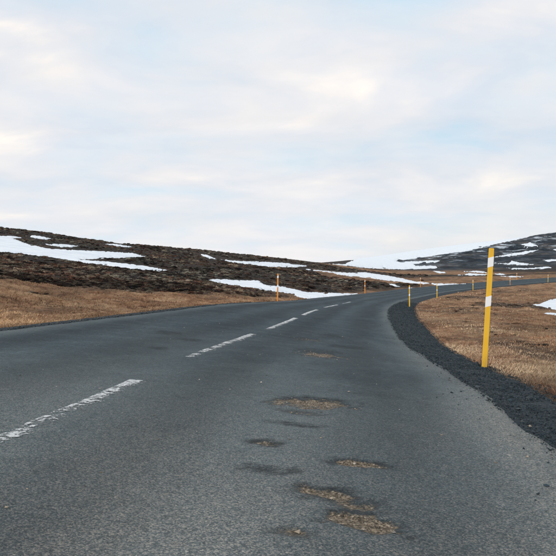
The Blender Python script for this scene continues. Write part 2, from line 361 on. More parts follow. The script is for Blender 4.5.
for px, py, wx, hy in ((165, 333, 36, 4), (190, 340.5, 22, 4), (158, 348, 20, 3.5), (318, 351, 52, 7), (330, 336, 26, 6), (305, 399, 96, 8), (330, 488, 90, 8), (352, 512, 70, 7), (345, 347, 60, 4), (300, 425, 60, 5), (275, 470, 60, 9), (355, 463, 60, 8), (268, 443, 40, 8), (335, 497, 90, 14)):
    s_, d_, dep = pix_to_road(px, py)
    GRIME.append((s_, d_, wx / 2 * dep / F, hy / 2 * dep * dep / (F * (HC + 0.12))))
def road_wear(s, d):
    n = fbm(d * 13, s * 8, 31, 5, 0.65) - 0.5; n2 = fbm(d * 3.3, s * 2.2, 35, 4) - 0.5
    wear = np.zeros_like(s); gr = np.zeros_like(s)
    for hs, hd, rd, rs, sl_, amt in HOLES:
        q = np.abs(s - hs) < rs * 3
        u = (d[q] - hd) / rd; v = (s[q] - hs + sl_ * rs * 1.6 * u) / rs
        r = np.sqrt(u * u + v * v) + n[q] * 2.1 + n2[q] * 0.7
        wear[q] = np.maximum(wear[q], amt * (1 - sstep(0.45, 1.5, r)))
    for hs, hd, rd, rs in GRIME:
        q = np.abs(s - hs) < rs * 3
        r = np.sqrt(((d[q] - hd) / rd)**2 + ((s[q] - hs) / rs)**2) + n[q] * 1.3 + n2[q]
        gr[q] = np.maximum(gr[q], 1 - sstep(0.5, 1.2, r))
    return wear, gr
def road_pt(s, d, wear=None):
    x, y, z, e, t_ = at_s(s)
    zz = z - e * d + (fbm(d * 1.1, s * 0.9, 3, 4) - 0.5) * 0.022
    if wear is not None: zz = zz - wear * 0.014 + wear * (fbm(d * 26, s * 26, 41, 2) - 0.5) * 0.018
    return x + d * np.cos(t_), y - d * np.sin(t_), zz

# ------------------------------------------------------------------ terrain (one sheet, polar about the viewpoint)
XC = np.concatenate([np.arange(-420, -30, 6), np.arange(-30, 590, 1.6), np.arange(590, 1000, 6)])
AZ = np.arctan((XC - 278) / F)
a_hi, a_lo = AZ[-1], AZ[0]
extra = np.linspace(a_hi, a_lo + 2 * math.pi, 62)[1:-1]
DEP = np.concatenate([np.geomspace(0.6, 5, 24)[:-1], np.geomspace(5, 6000, 560)])
nD, nX = len(DEP), len(XC)
COLS = {   # photo column: (depth in metres, photo row) going away from the camera
 -420: [(3, 520), (8, 338), (16, 285), (40, 250), (80, 215), (130, 195), (200, 200), (500, 240), (6000, 274)],
 0: [(4, 430), (12, 328), (22, 291), (30, 278), (52, 266.5), (75, 255), (110, 238), (138, 228), (160, 228.3), (300, 238), (1200, 262), (6000, 274)],
 50: [(4, 430), (12, 330), (22, 301), (32, 286), (52, 272), (76, 259), (115, 243), (145, 233.5), (170, 234), (300, 242), (1200, 262), (6000, 274)],
 100: [(4, 430), (14.7, 317), (30, 293), (50, 277), (78, 263), (118, 250), (155, 241.5), (185, 242), (330, 248), (1200, 264), (6000, 274)],
 150: [(4, 430), (20, 310), (33, 295.5), (54, 280), (85, 266), (130, 253), (172, 246), (200, 246.5), (360, 252), (1200, 264), (6000, 274)],
 200: [(4, 430), (26, 304), (36, 297), (62, 281), (95, 268), (140, 257), (190, 250), (220, 250.4), (400, 256), (1200, 265), (6000, 274)],
 280: [(4, 430), (40, 300.5), (46, 297), (57, 290.5), (72, 284), (110, 273), (160, 264), (225, 258), (260, 258.5), (500, 263), (1200, 266), (6000, 274)],
 330: [(4, 430), (55, 297), (62, 294), (85, 286), (130, 276), (190, 268.5), (255, 263.5), (290, 263.8), (600, 265), (1000, 262), (1500, 262.5), (6000, 274)],
 365: [(4, 430), (75, 293), (83, 290), (120, 281), (190, 273), (320, 267.5), (600, 263.5), (950, 259), (1300, 259.5), (6000, 274)],
 400: [(4, 430), (95, 288.5), (106, 286.5), (140, 281.5), (210, 275.5), (400, 269.5), (650, 261.5), (950, 253.5), (1300, 254), (6000, 274)],
 440: [(4, 430), (26, 322), (50, 305), (78, 295), (92, 290), (106, 285.5), (118, 283), (160, 278.5), (260, 273.5), (380, 270), (600, 260), (950, 247.5), (1200, 248), (6000, 272)],
 490: [(4, 450), (10, 366), (20, 337), (40, 312), (70, 298), (100, 289), (125, 281), (132, 279.3), (170, 276.8), (300, 272.2), (500, 262), (850, 242), (1050, 242), (6000, 270)],
 556: [(4, 480), (8, 396), (20, 337), (40, 311.5), (60, 300), (90, 292), (125, 285), (142, 277.5), (152, 275.8), (200, 273.2), (300, 270), (480, 258), (800, 234), (1000, 234), (6000, 270)],
 640: [(4, 480), (8, 396), (20, 337), (40, 311.5), (60, 300), (90, 293), (150, 284), (180, 274), (300, 268), (480, 256), (800, 229), (1000, 229), (6000, 270)],
 1000: [(4, 480), (8, 396), (20, 337), (40, 312), (100, 292), (200, 276), (350, 262), (800, 235), (1000, 236), (6000, 270)]}
def smooth1(a, k, axis):
    ker = np.exp(-0.5 * (np.arange(-3*k, 3*k+1) / k)**2); ker /= ker.sum()
    pad = [(0, 0)] * a.ndim; pad[axis] = (3*k, 3*k); p = np.pad(a, pad, mode='edge')
    out = np.zeros_like(a)
    for i, q in enumerate(ker):
        sl_ = [slice(None)] * a.ndim; sl_[axis] = slice(i, i + a.shape[axis]); out += q * p[tuple(sl_)]
    return out
ck = sorted(COLS); lD = np.log(DEP)
tab = np.stack([np.interp(lD, np.log([q[0] for q in COLS[k]]), [q[1] for q in COLS[k]]) for k in ck])     # rows
XR = np.arange(-420, 1001, 4.0)
rowt = np.stack([np.interp(XR, ck, tab[:, i]) for i in range(nD)], 1)        # (nXR, nD)
rowt = smooth1(smooth1(rowt, 5, 1), 4, 0)
ROW = np.stack([np.interp(XC, XR, rowt[:, i]) for i in range(nD)], 1)        # (nX, nD)
H0 = HC - (ROW - YH) / F * DEP[None]
PX = np.tan(AZ)[:, None] * DEP[None]; PY = np.repeat(DEP[None], nX, 0)
# side and rear sectors carry on the land of the edge columns
ex, ey, eh = [], [], []
for i, a in enumerate(extra):
    f_ = (i + 1) / (len(extra) + 1)
    rr = DEP * ((1 - f_) / math.cos(a_hi) + f_ / math.cos(a_lo))
    ex.append(rr * math.sin(a)); ey.append(rr * math.cos(a)); u = f_ * f_ * (3 - 2 * f_)
    eh.append((H0[-1] * (1 - u) + H0[0] * u) * (1 - 0.5 * math.sin(math.pi * f_)))
AX = np.concatenate([PX, ex]); AY = np.concatenate([PY, ey]); AH = np.concatenate([H0, eh])
nA = len(AX)
fx, fy, fh = AX.ravel(), AY.ravel(), AH.ravel().copy()
near = (np.hypot(fx, fy) < 290)
s_all = np.full(fx.shape, -1e3); d_all = np.full(fx.shape, 1e3)
s_all[near], d_all[near] = nearest(fx[near], fy[near])
s_c = np.clip(s_all, SS[0], SS[-1])
_, _, rz, re_, _ = at_s(s_c)
edge = np.where(d_all > 0, W + sh_right(s_c), -(W + sh_left(s_c)))
out_d = np.abs(d_all) - np.abs(edge)
z_edge = rz - re_ * edge - 0.05
z_in = rz - re_ * d_all - 0.16
bw = np.interp(s_c, [0, 10, 30, 60, 250], [2.2, 3.0, 4.0, 5.0, 7.0])
blend = sstep(0, 1, out_d / bw)
on_line = (s_all > SS[0] + 1) & (s_all < SS[-1] - 1)
z_blend = np.where(out_d < -0.12, z_in, np.where(out_d < 0, z_edge - (-out_d) * 0.9, z_edge * (1 - blend) + fh * blend))
z_blend = np.where(out_d < 0, np.minimum(z_blend, z_in + 0.11 + 0.0 * out_d), z_blend)
fh = np.where(near & on_line, z_blend, fh)
HS = fh.reshape(nA, nD).copy()                    # smooth land, before hummocks
ROWS = YH + F * (HC - HS[:nX]) / DEP[None]

# ------------------------------------------------------------------ snow patch outlines (photo pixels) and labels
SNOW = [
 ([(-110, 233), (-70, 230), (-30, 232.5), (0, 235.5), (12, 236), (24, 238), (14, 239), (30, 244.5), (50, 249), (75, 250), (100, 251), (131, 253), (147, 256.5), (126, 258.3), (93, 259), (80, 259.6), (106, 261.4), (141, 265.4),
   (169, 270.4), (160, 271.2), (136, 269.4), (101, 265), (60, 259.3), (25, 254.5), (0, 252), (-30, 248.5), (-60, 243), (-90, 237)], 30, 'largest snowfield on the left hillside, forked towards the right', None),
 ([(28, 234.8), (40, 236), (53, 239), (44, 239.8), (32, 237.6)], 60, 'short snow streak just under the left skyline', None),
 ([(44, 244), (60, 244.2), (79, 245.8), (74, 247.4), (56, 247)], 60, 'thin snow streak directly above the forked snowfield', None),
 ([(104, 243.6), (120, 244.6), (134, 247), (128, 247.6), (112, 246)], 60, 'faint snow sliver near the ridge above the tip of the forked snowfield', None),
 ([(199, 254), (207, 254.8), (216, 259), (208, 258.4)], 60, 'small lone snow spot between the two long streaks of the left hill', None),
 ([(219, 259), (240, 261.2), (262, 262), (282, 262.6), (307, 266), (296, 267.4), (272, 267), (248, 264.4), (228, 261.6)], 70, 'long snow streak high on the hill above the orange post', None),
 ([(207, 280.4), (213, 279), (240, 280.3), (258, 280.6), (265, 285), (280, 286.4), (290, 288), (306, 292), (330, 293), (358, 293.6), (350, 295.6), (330, 297.6), (308, 298.6), (300, 297.4),
   (290, 293.6), (278, 292), (250, 288.6), (235, 286.2), (220, 283.6), (212, 282.4)], 42, 'low snow drift behind the orange post, reaching the road edge', None),
 ([(300, 268.6), (320, 270.4), (340, 272.6), (356, 272.8), (366, 272.4), (380, 274.6), (400, 278), (416, 281.6), (430, 283.2), (424, 284.4), (404, 282.4), (384, 280.2), (366, 277.6), (350, 276.2), (328, 272.8)], 84,
  'long curving snow band running down towards the bend', None),
 ([(388, 284), (394, 284.2), (401, 286.8), (396, 287.2)], 90, 'tiny snow spot left of the post at the bend', None),
 ([(410, 287.4), (416, 288), (421, 289.6), (413, 289.4)], 92, 'tiny snow spot right behind the post at the bend', None),
 ([(421, 282.6), (440, 283.8), (462, 283.8), (487, 283.4), (487, 284.6), (460, 285.6), (438, 285.2)], 108, 'narrow snow ribbon along the far road edge', None),
 ([(327, 264.6), (345, 264), (356, 259), (364, 254), (420, 244), (470, 238), (500, 235), (526, 234), (527, 237.8), (508, 241.6), (488, 246.4), (462, 251.6), (430, 256), (414, 258.6), (396, 261), (401, 262.2), (430, 260.6), (440, 260.4), (438, 262),
   (413, 263.8), (416, 265.6), (436, 266), (438, 268), (420, 269), (401, 269.4), (375, 268.6), (356, 268.2), (340, 267)], 330, 'wide snow-covered shoulder on the skyline left of the far dark hill', None),
 ([(432, 271), (440, 271.4), (447, 272.8), (440, 273.4)], 200, 'small snow spot below the snowy shoulder', None),
 ([(455, 274.6), (470, 273.6), (487, 274.4), (486, 275.8), (468, 275.6)], 160, 'flat snow strip left of the tall yellow post, just above the road', None),
 ([(464, 271.6), (474, 270.8), (487, 271.8), (487, 273.2), (478, 272.6)], 200, 'snow wedge left of the tall yellow post, above the flat strip', None),
 ([(494, 257.4), (508, 254.2), (524, 251.6), (540, 249.6), (534, 252.2), (520, 255.2), (506, 257)], 320, 'slanting snow streak on the far dark hill right of the yellow post', None),
 ([(494, 263), (508, 263.4), (512, 261), (520, 262.6), (534, 264.6), (522, 265.4), (508, 264.8)], 320, 'forked snow streak in the middle of the far dark hill', None),
 ([(505, 267.6), (524, 268.2), (548, 266.8), (552, 268.2), (536, 269.4), (514, 269.6)], 250, 'long flat snow streak low on the far dark hill', None),
 ([(522, 244.6), (530, 242.6), (537, 245), (532, 247), (525, 245.8)], 420, 'patchy snow spot high on the far dark hill', None),
 ([(540, 247.6), (552, 249.2), (590, 248), (590, 251), (556, 250.6)], 420, 'snow streak at the right border high on the far dark hill', None),
 ([(543, 260), (552, 259.6), (590, 258.6), (590, 261.4), (556, 261), (548, 261.8)], 320, 'snow streak at the right border halfway down the far dark hill', None),
 ([(492, 274.2), (500, 273.8), (509, 274.6), (500, 275.4)], 165, 'short snow strip right of the tall yellow post', None),
 ([(499, 276.2), (510, 276), (524, 276.6), (514, 277.6)], 150, 'thin snow strip above the two far posts', None),
 ([(532, 305), (540, 303.8), (545, 302), (550, 299.6), (570, 297), (620, 296), (620, 309), (570, 310.4), (556, 309.8), (544, 307)], 34, 'bright snow patch on the brown flat at the right border', None),
 ([(541, 313), (552, 313), (590, 313.2), (590, 316), (556, 315.4), (547, 314.4)], 26, 'thin snow strip just below the bright right-hand patch', None),
]
def poly_sdf(poly, x, y):
    p = np.array(poly, float); q = np.roll(p, -1, 0)
    best = np.full(x.shape, 1e9); ins = np.zeros(x.shape, bool)
    for a, b in zip(p, q):
        e = b - a; wx, wy = x - a[0], y - a[1]
        t = np.clip((wx * e[0] + wy * e[1]) / (e @ e), 0, 1)
        best = np.minimum(best, (wx - t * e[0])**2 + (wy - t * e[1])**2)
        cnd = ((a[1] > y) != (b[1] > y)); xi = e[0] * (y - a[1]) / (e[1] if e[1] else 1e-9) + a[0]
        ins ^= cnd & (x < xi)
    return np.sqrt(best) * np.where(ins, 1, -1)
snow_mask = np.zeros((nX, nD))
XX = np.repeat(XC[:, None], nD, 1)
for poly, dmin, lab, g in SNOW:
    p = np.array(poly)
    q = (XX > p[:, 0].min() - 4) & (XX < p[:, 0].max() + 4) & (ROWS > p[:, 1].min() - 2) & (ROWS < p[:, 1].max() + 2) & (DEP[None] > dmin * 0.9)
    snow_mask[q] = np.maximum(snow_mask[q], sstep(-2.2, -0.4, poly_sdf(poly, XX[q], ROWS[q])))

# ------------------------------------------------------------------ land cover and hummocks
R_ = np.hypot(fx, fy)
gb = np.interp(s_c, [0, 28, 34, 41, 52, 66, 100, 300], [15, 12, 7, 4.2, 3.0, 1.6, 1.2, 1.5]) * (0.75 + 0.6 * fbm(fx * 0.14, fy * 0.14, 51, 4))
left_side = (d_all < 0) | (~near)
heath = np.where(left_side, sstep(-2.4, 1.8, -d_all - W - gb + 5.0 * (fbm(fx * 0.5, fy * 0.3, 55, 5, 0.6) - 0.5)), 0.0)
heath = np.where(~near, 1.0, heath)
moor_br = sstep(0.50, 0.66, fbm(fx * 0.018 + 3, fy * 0.012, 61, 4))
brown = np.where((fx > 8) & (R_ > 120) & (R_ < 420), sstep(0.38, 0.62, fbm(fx * 0.03, fy * 0.02, 63, 4)) * 0.95, 0)
heath = np.clip(heath - brown, 0, 1)
inner = (d_all > 0) & near                                   # the brown flat inside the bend
heath = np.where(inner, 0.6 * sstep(0.54, 0.72, fbm(fx * 0.30, fy * 0.16 + 7, 71, 4)), heath)
def blob(x0, y0, rx, ry, ang=0.0):
    u_ = (fx - x0) * math.cos(ang) + (fy - y0) * math.sin(ang); v_ = -(fx - x0) * math.sin(ang) + (fy - y0) * math.cos(ang)
    q_ = np.sqrt((u_ / rx)**2 + (v_ / ry)**2) + 1.2 * (fbm(fx * 0.9, fy * 0.7, 73, 4) - 0.5)
    return 1 - sstep(0.6, 1.2, q_)
heath = np.where(inner, np.maximum(heath, np.maximum(0.85 * blob(17.5, 50, 2.6, 7), 0.7 * blob(5.6, 15.2, 0.45, 3.2, -0.05))), heath)
patch_l = 0.6 * sstep(0.52, 0.70, fbm(fx * 0.35 + 5, fy * 0.16, 77, 5, 0.6)) * sstep(1.0, 4.0, -d_all - W)
heath = np.where((d_all < 0) & near, np.maximum(heath, patch_l), heath)
azx = 278 + F * fx / np.maximum(fy, 0.5)
farhill = sstep(300, 380, R_) * np.where(fy > 0, sstep(330, 400, azx), 1)
farhill = np.clip(farhill * (1 - 0.0), 0, 1)
speck = sstep(500, 760, R_) * 0.85 + 0.15 * sstep(350, 500, R_)
amp_g = 0.085 * (fbm(fx * 2.1, fy * 2.1, 81, 4, 0.6) - 0.5) * 2 + 0.20 * (fbm(fx * 0.55, fy * 0.55, 85, 3) - 0.5) * 2
hum = np.abs(fbm(fx * 0.8, fy * 0.8, 91, 4, 0.55) - 0.5) * 2
amp_h = 0.38 * (0.55 - hum) + 0.5 * (fbm(fx * 0.12, fy * 0.12, 95, 3) - 0.5)
amp_f = 14 * (fbm(fx * 0.012, fy * 0.012, 101, 5, 0.55) - 0.5)
bmp = amp_g * (1 - heath) + amp_h * heath * (1 - farhill) * np.where(inner, 0.25, 1.0) * sstep(0.55, 0.95, heath) + amp_f * farhill * sstep(300, 600, R_)
sm_full = np.zeros(nA * nD); sm_full[:nX * nD] = snow_mask.ravel()
bmp *= np.where(near & on_line, sstep(0.0, 1.6, out_d), 1) * (1 - 0.92 * sm_full) * sstep(1.0, 6, R_)
HF = (fh + bmp).reshape(nA, nD)
cz0 = float(np.interp(0, SS, cz)) - 0.25
gv = np.stack([AX, AY, HF], -1).transpose(1, 0, 2).reshape(-1, 3)        # rings outward
gf = grid_faces(nD, nA, True)[:, ::-1]
gf = gf[:, [0, 3, 2, 1]][:, ::-1]
def T(a): return a.reshape(nA, nD).T.ravel()
ground = mesh_obj('ground', gv, gf, M['ground'], attrs={'heath': T(heath), 'farhill': T(farhill), 'speck': T(speck)})
tag(ground, kind='structure')
def land(X, D, arr=None):
    """height of the land at photo column X, depth D (bilinear on the sheet)."""
    A = HF if arr is None else arr
    i = np.interp(X, XC, np.arange(nX)); j = np.interp(np.log(D), lD, np.arange(nD))
    i0 = np.clip(i.astype(int), 0, nX - 2); j0 = np.clip(j.astype(int), 0, nD - 2); u, v = i - i0, j - j0
    return (A[i0, j0] * (1-u) + A[i0+1, j0] * u) * (1-v) + (A[i0, j0+1] * (1-u) + A[i0+1, j0+1] * u) * v

# ------------------------------------------------------------------ road
sr = [-38.0]
while sr[-1] < S0[-1] - 2:
    s_ = sr[-1]; sr.append(s_ + (0.5 if s_ < 0.8 else float(np.interp(s_, [1, 9, 16, 40, 100], [0.022, 0.03, 0.09, 0.35, 0.9]))))
sr = np.array(sr)
nd = 190
u = np.linspace(-1, 1, nd)
ragR = 0.10 * (fbm(sr * 0.9, sr * 0 + 2, 11, 4, 0.6) - 0.5) * 2; ragL = 0.10 * (fbm(sr * 0.9, sr * 0 + 9, 12, 4, 0.6) - 0.5) * 2
dd = np.where(u[None] > 0, u[None] * (W + ragR[:, None]), u[None] * (W + ragL[:, None]))
sg = np.repeat(sr[:, None], nd, 1)
wr, gm = road_wear(sg.ravel(), dd.ravel())
x, y, z = road_pt(sg.ravel(), dd.ravel(), wr)
z = z.reshape(len(sr), nd)
edge_drop = 0.035 * (sstep(0.982, 1.0, np.abs(u)))[None]
z = z - edge_drop
# skirt so that the slab has an edge
def cat(a, l, r): return np.concatenate([l[:, None], a, r[:, None]], 1)
xg, yg = x.reshape(z.shape), y.reshape(z.shape)
zz = cat(z, z[:, 0] - 0.12, z[:, -1] - 0.12); xg = cat(xg, xg[:, 0], xg[:, -1]); yg = cat(yg, yg[:, 0], yg[:, -1])
ddc = cat(dd, dd[:, 0], dd[:, -1]); sgc = np.repeat(sr[:, None], nd + 2, 1)
pad = lambda a: cat(a.reshape(z.shape), a.reshape(z.shape)[:, 0], a.reshape(z.shape)[:, -1]).ravel()
flash_dust = np.clip(np.interp(sgc.ravel(), [1.5, 4, 9, 16], [1.0, .70, .30, .08]) * sstep(-4.5, -0.5, ddc.ravel()) + 0.5 * sstep(W - 0.7, W - 0.05, np.abs(ddc.ravel())), 0, 1)  # flash brightening painted by distance along the road, plus dirt at both edges
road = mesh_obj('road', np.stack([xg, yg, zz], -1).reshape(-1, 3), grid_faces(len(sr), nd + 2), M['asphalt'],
                attrs={'wear': pad(wr), 'grime': pad(gm), 'flash_dust': flash_dust, 'road': np.stack([ddc.ravel(), sgc.ravel(), 0 * ddc.ravel()], -1)})
tag(road, kind='structure')

# painted centre dashes (parts of the road)
def s_of(px, py, d):
    g = np.arange(0.6, 90, 0.02); xx, yy, zz_ = road_pt(g, np.full_like(g, d))
    X, Y = proj(xx, np.maximum(yy, .3), zz_); return g[((X - px)**2 + (Y - py)**2).argmin()]
ends = [((-60, 462), (140, 382), .77), ((192, 358), (255, 336), .74), ((268, 328), (297, 320), .69), ((303, 315), (318, 311), .62), ((325, 308.5), (338, 306), .68), ((343, 304), (351, 302), .72)]
for a, b, wn in ends:
    s1, s2 = s_of(*a, 0), s_of(*b, 0)
    g = np.arange(s1, s2, 0.03 if s1 < 12 else 0.1); dl = np.linspace(-0.085, 0.085, 7)
    G, Dl = np.meshgrid(g, dl, indexing='ij'); xx, yy, zz_ = road_pt(G.ravel(), Dl.ravel())
    worn = wn + 0.16 * sstep(-0.02, 0.08, Dl.ravel()) - 0.10 * (G.ravel() - s1) / (s2 - s1) * (wn > .65)
    mesh_obj('lane_dash', np.stack([xx, yy, zz_ + 0.005], -1), grid_faces(len(g), 7), M['paint'], road, attrs={'worn': worn})

# gravel shoulders
def shoulder(name, sd, shw):
    s = np.concatenate([np.arange(-38, 2, 0.5), np.arange(2, 20, 0.05), np.arange(20, 60, 0.15), np.arange(60, S0[-1] - 2, 0.5)])
    k = 26; t_ = np.linspace(0, 1, k)
    wd = shw(s) * (1 + 0.22 * (fbm(s * 0.5, s * 0 + 5, 21 + sd, 4, .6) - 0.5) * 2) + 0.35
    off = (W - 0.25) + t_[None] * (wd[:, None] + 0.25)
    S_, O_ = np.repeat(s[:, None], k, 1).ravel(), off.ravel()
    x, y, z, e, a_ = at_s(S_); d = sd * O_
    over = np.maximum(O_ - W, 0); wd_ = np.repeat(wd[:, None], k, 1).ravel()
    q = over / wd_
    z = z - e * d - 0.022 - 0.05 * (O_ < W - 0.12) - 0.02 * over + (fbm(d * 5, S_ * 5, 25, 4, .65) - 0.5) * (0.055 if sd > 0 else 0.02) * sstep(0.02, 0.25, over) - 0.22 * sstep(0.70, 1.0, q)
    o = mesh_obj(name, np.stack([x + d * np.cos(a_), y - d * np.sin(a_), z], -1), grid_faces(len(s), k)[:, ::sd], M['gravel'])
    return tag(o, kind='structure')
shoulder('road_shoulder', 1, sh_right); shoulder('road_shoulder', -1, sh_left)

# ------------------------------------------------------------------ snow
for poly, dmin, lab, g in SNOW:
    p = np.array(poly, float); lo = p.min(0) - 2.5; hi = p.max(0) + 2.5
    stx = max(0.5, (hi[0] - lo[0]) / 220); sty = max(0.22, (hi[1] - lo[1]) / 70)
    gx = np.arange(lo[0], hi[0], stx); gy = np.arange(hi[1], lo[1], -sty)      # rows going away
    GX, GY = np.meshgrid(gx, gy)
    j0 = int(np.searchsorted(DEP, dmin * 0.85))
    dep = np.zeros_like(GX); miss = np.zeros(GX.shape, bool)
    for c, X in enumerate(gx):
        i = np.interp(X, XC, np.arange(nX)); i0 = min(int(i), nX - 2); uu = i - i0
        rw = ROWS[i0, j0:] * (1 - uu) + ROWS[i0 + 1, j0:] * uu
        run = np.minimum.accumulate(rw)
        jm = int(run.argmin())
        r2 = run[:jm + 1] - 1e-6 * np.arange(jm + 1)
        dep[:, c] = np.exp(np.interp(-gy, -r2, lD[j0:j0 + jm + 1]))
        miss[:, c] = gy < r2[-1]
    x = (GX - 278) / F * dep
    sdf = poly_sdf(poly, GX, GY) + 2.4 * (fbm(GX * 0.34, GY * 1.3, 111, 6, 0.72) - 0.5) - 0.05
    sdf = sdf - 9.0 * np.maximum(0, fbm(GX * 0.16 + 40, GY * 0.9, 117, 5, 0.6) - 0.60) * (1 - sstep(2.0, 6.0, sdf))
    zb = land(GX.ravel(), dep.ravel(), HS[:nX]).reshape(GX.shape)
    zz = zb + np.clip(sdf, -2.0, 1.1) * dep / F * 0.95 + dep / F * 0.25 * (fbm(x * 0.5, dep * 0.2, 113, 3) - 0.5)
    # gentle slope under a missed ray: carry on over the ridge
    fc = grid_faces(*GX.shape); sf = sdf.ravel()[fc]; mf = miss.ravel()[fc]
    keep = (sf.max(1) > -0.9) & (mf.sum(1) < 3)
    fc = fc[keep]; used = np.unique(fc); rm = np.full(GX.size, -1); rm[used] = np.arange(len(used))
    V = np.stack([x, dep, zz], -1).reshape(-1, 3)[used]
    o = mesh_obj('snow_patch', V, rm[fc], M['snow']); tag(o, lab, 'snow', 'patches of old snow on the moor')

# ------------------------------------------------------------------ marker posts
def prism(pts, z0, z1, bev=0.0, top=1.0):
    """closed column from outline pts (n,2), slightly shrunk at the top, with a bevelled upper rim."""
    pts = np.array(pts); n = len(pts); c = pts.mean(0); rings = []
    for z_, k_ in ((z0, 1.0), (z1 - bev, top), (z1, top * (1 - 1.2 * bev / 0.05) if bev else top)):
        rings.append(np.c_[c + (pts - c) * k_, np.full(n, z_)])
    v = np.concatenate(rings); f = []
    for r in range(2):
        for i in range(n): f.append((r*n + i, r*n + (i+1) % n, (r+1)*n + (i+1) % n, (r+1)*n + i))
    return v, f, [tuple(range(n))[::-1], tuple(range(2*n, 3*n))]
def poly_mesh(name, v, f, m, parent, smooth=False):
    me = bpy.data.meshes.new(name); me.from_pydata([tuple(map(float, q)) for q in v], [], [tuple(map(int, q)) for q in f]); me.materials.append(m); me.update()
    o = bpy.data.objects.new(name, me); sc.collection.objects.link(o); o.parent = parent; return o
PH = 1.42 * K
# three-sided plastic profile with rounded corners; broad face towards -Y
def outline(hw, dp, r, n=4):
    tri = np.array([(-hw, -dp * 0.42), (hw, -dp * 0.42), (0, dp * 0.58)]); o = []
    for k in range(3):
        a, b, c = tri[k-1], tri[k], tri[(k+1) % 3]
        u1 = (a - b) / np.linalg.norm(a - b); u2 = (c - b) / np.linalg.norm(c - b)
        for q in np.linspace(0, 1, n):
            p0, p1 = b + u1 * r, b + u2 * r
            o.append((1-q)**2 * p0 + 2*q*(1-q) * b + q*q * p1)
    return np.array(o)
OUT = outline(0.047, 0.07, 0.013)
def make_post(colour):
    root = bpy.data.objects.new('marker_post', None); sc.collection.objects.link(root)
    v, f, caps = prism(OUT, -0.35, PH, 0.008, 0.97)
    poly_mesh('post_body', v, f + caps, M[colour], root)
    for f0, f1 in ((0.845, 0.925), (0.515, 0.600)):
        z0, z1 = f0 * PH, f1 * PH; n = len(OUT); ring = OUT * 1.06
        slope = 0.30
        lo = np.c_[ring, z0 + ring[:, 0] * slope]; hi = np.c_[ring, z1 + ring[:, 0] * slope]
        inn = OUT * 0.97
        li = np.c_[inn, z0 + inn[:, 0] * slope]; ui = np.c_[inn, z1 + inn[:, 0] * slope]
        v = np.concatenate([lo, hi, ui, li]); f = []
        for r in range(4):
            for i in range(n): f.append((r*n + i, r*n + (i+1) % n, ((r+1) % 4)*n + (i+1) % n, ((r+1) % 4)*n + i))
        poly_mesh('reflector', v, f, M['reflector'], root)
    return root
def copy_tree(o, parent=None):
    c = o.copy(); sc.collection.objects.link(c); c.parent = parent
    for ch in list(o.children): copy_tree(ch, c)
    return c
def post_spot(px, py, side, smin, smax):
    """ground point beside the road that the photo shows at (px, py): searched over distance along and offset."""
    g = np.arange(smin, smax, 0.05); x, y, z, e, t_ = at_s(g); best = None
    for off in np.arange(0.25, 2.3, 0.05):
        d = side * (W + off); X, Y = proj(x + d * np.cos(t_), y - d * np.sin(t_), z - e * d - 0.07)
        q = (X - px)**2 + (Y - py)**2 + 0.3 * (off - 0.7)**2; k = q.argmin()
        if best is None or q[k] < best[0]: best = (q[k], x[k] + d * math.cos(t_[k]), y[k] - d * math.sin(t_[k]), t_[k])
    return best[1:]
POSTS = [  # photo base, side, range along the road, lean (deg), height factor, colour, label
 (484, 369, 1, 6, 14, 3.4, 1.165, 'yellow', 'tall nearest yellow marker post with two white reflectors on the right shoulder'),
 (409.5, 307, 1, 28, 56, -0.3, 1, 'yellow', 'yellow marker post at the inside of the bend, second on the right side'),
 (437, 299, 1, 56, 90, 0, 1, 'yellow', 'third marker post on the right side, beyond the bend'),
 (473, 292, 1, 80, 125, 0, 1, 'yellow', 'distant marker post just left of the tall yellow post'),
 (510, 285, 1, 110, 150, 0, .9, 'orange', 'left one of the two tiny far posts close together'),
 (548, 282.5, 1, 120, 190, 1, .95, 'yellow', 'farthest marker post near the right border'),
 (277.5, 302, -1, 28, 60, 1.0, 1.06, 'orange', 'orange marker post on the left road edge in front of the snow drift'),
 (365, 294.5, -1, 50, 100, 0, 1.05, 'orange', 'second orange post on the left road edge, at the end of the snow drift'),
 (420.5, 289, -1, 90, 130, 0, 1, 'orange', 'small orange post on the outer edge of the bend'),
 (517, 283, -1, 115, 170, 0, .9, 'orange', 'right one of the two tiny far posts close together')]
protos = {}
for px, py, side, a, b, lean, hf, colr, lab in POSTS:
    xx, yy, tt = post_spot(px, py, side, a, b)
    if colr not in protos: protos[colr] = make_post(colr); o = protos[colr]
    else: o = copy_tree(protos[colr])
    X_ = 278 + F * xx / yy; zg = float(land(np.array([X_]), np.array([yy]))[0])
    _s, _d = nearest(np.array([xx]), np.array([yy])); _, _, zr, er, _t = at_s(_s)
    zs = float(zr - er * _d) - 0.06 - 0.02 * 0.6
    o.location = (xx, yy, max(zg, zs)); o.rotation_euler = (random.uniform(-.015, .015), math.radians(lean), -tt * 0.6 + random.uniform(-.1, .1))
    o.scale = (1, 1, hf)
    tag(o, lab, 'marker post', 'roadside marker posts')
    print('POST', px, round(xx, 1), round(yy, 1), 'rows', proj(xx, yy, o.location.z)[1], proj(xx, yy, o.location.z + PH * hf)[1], 'want', py)

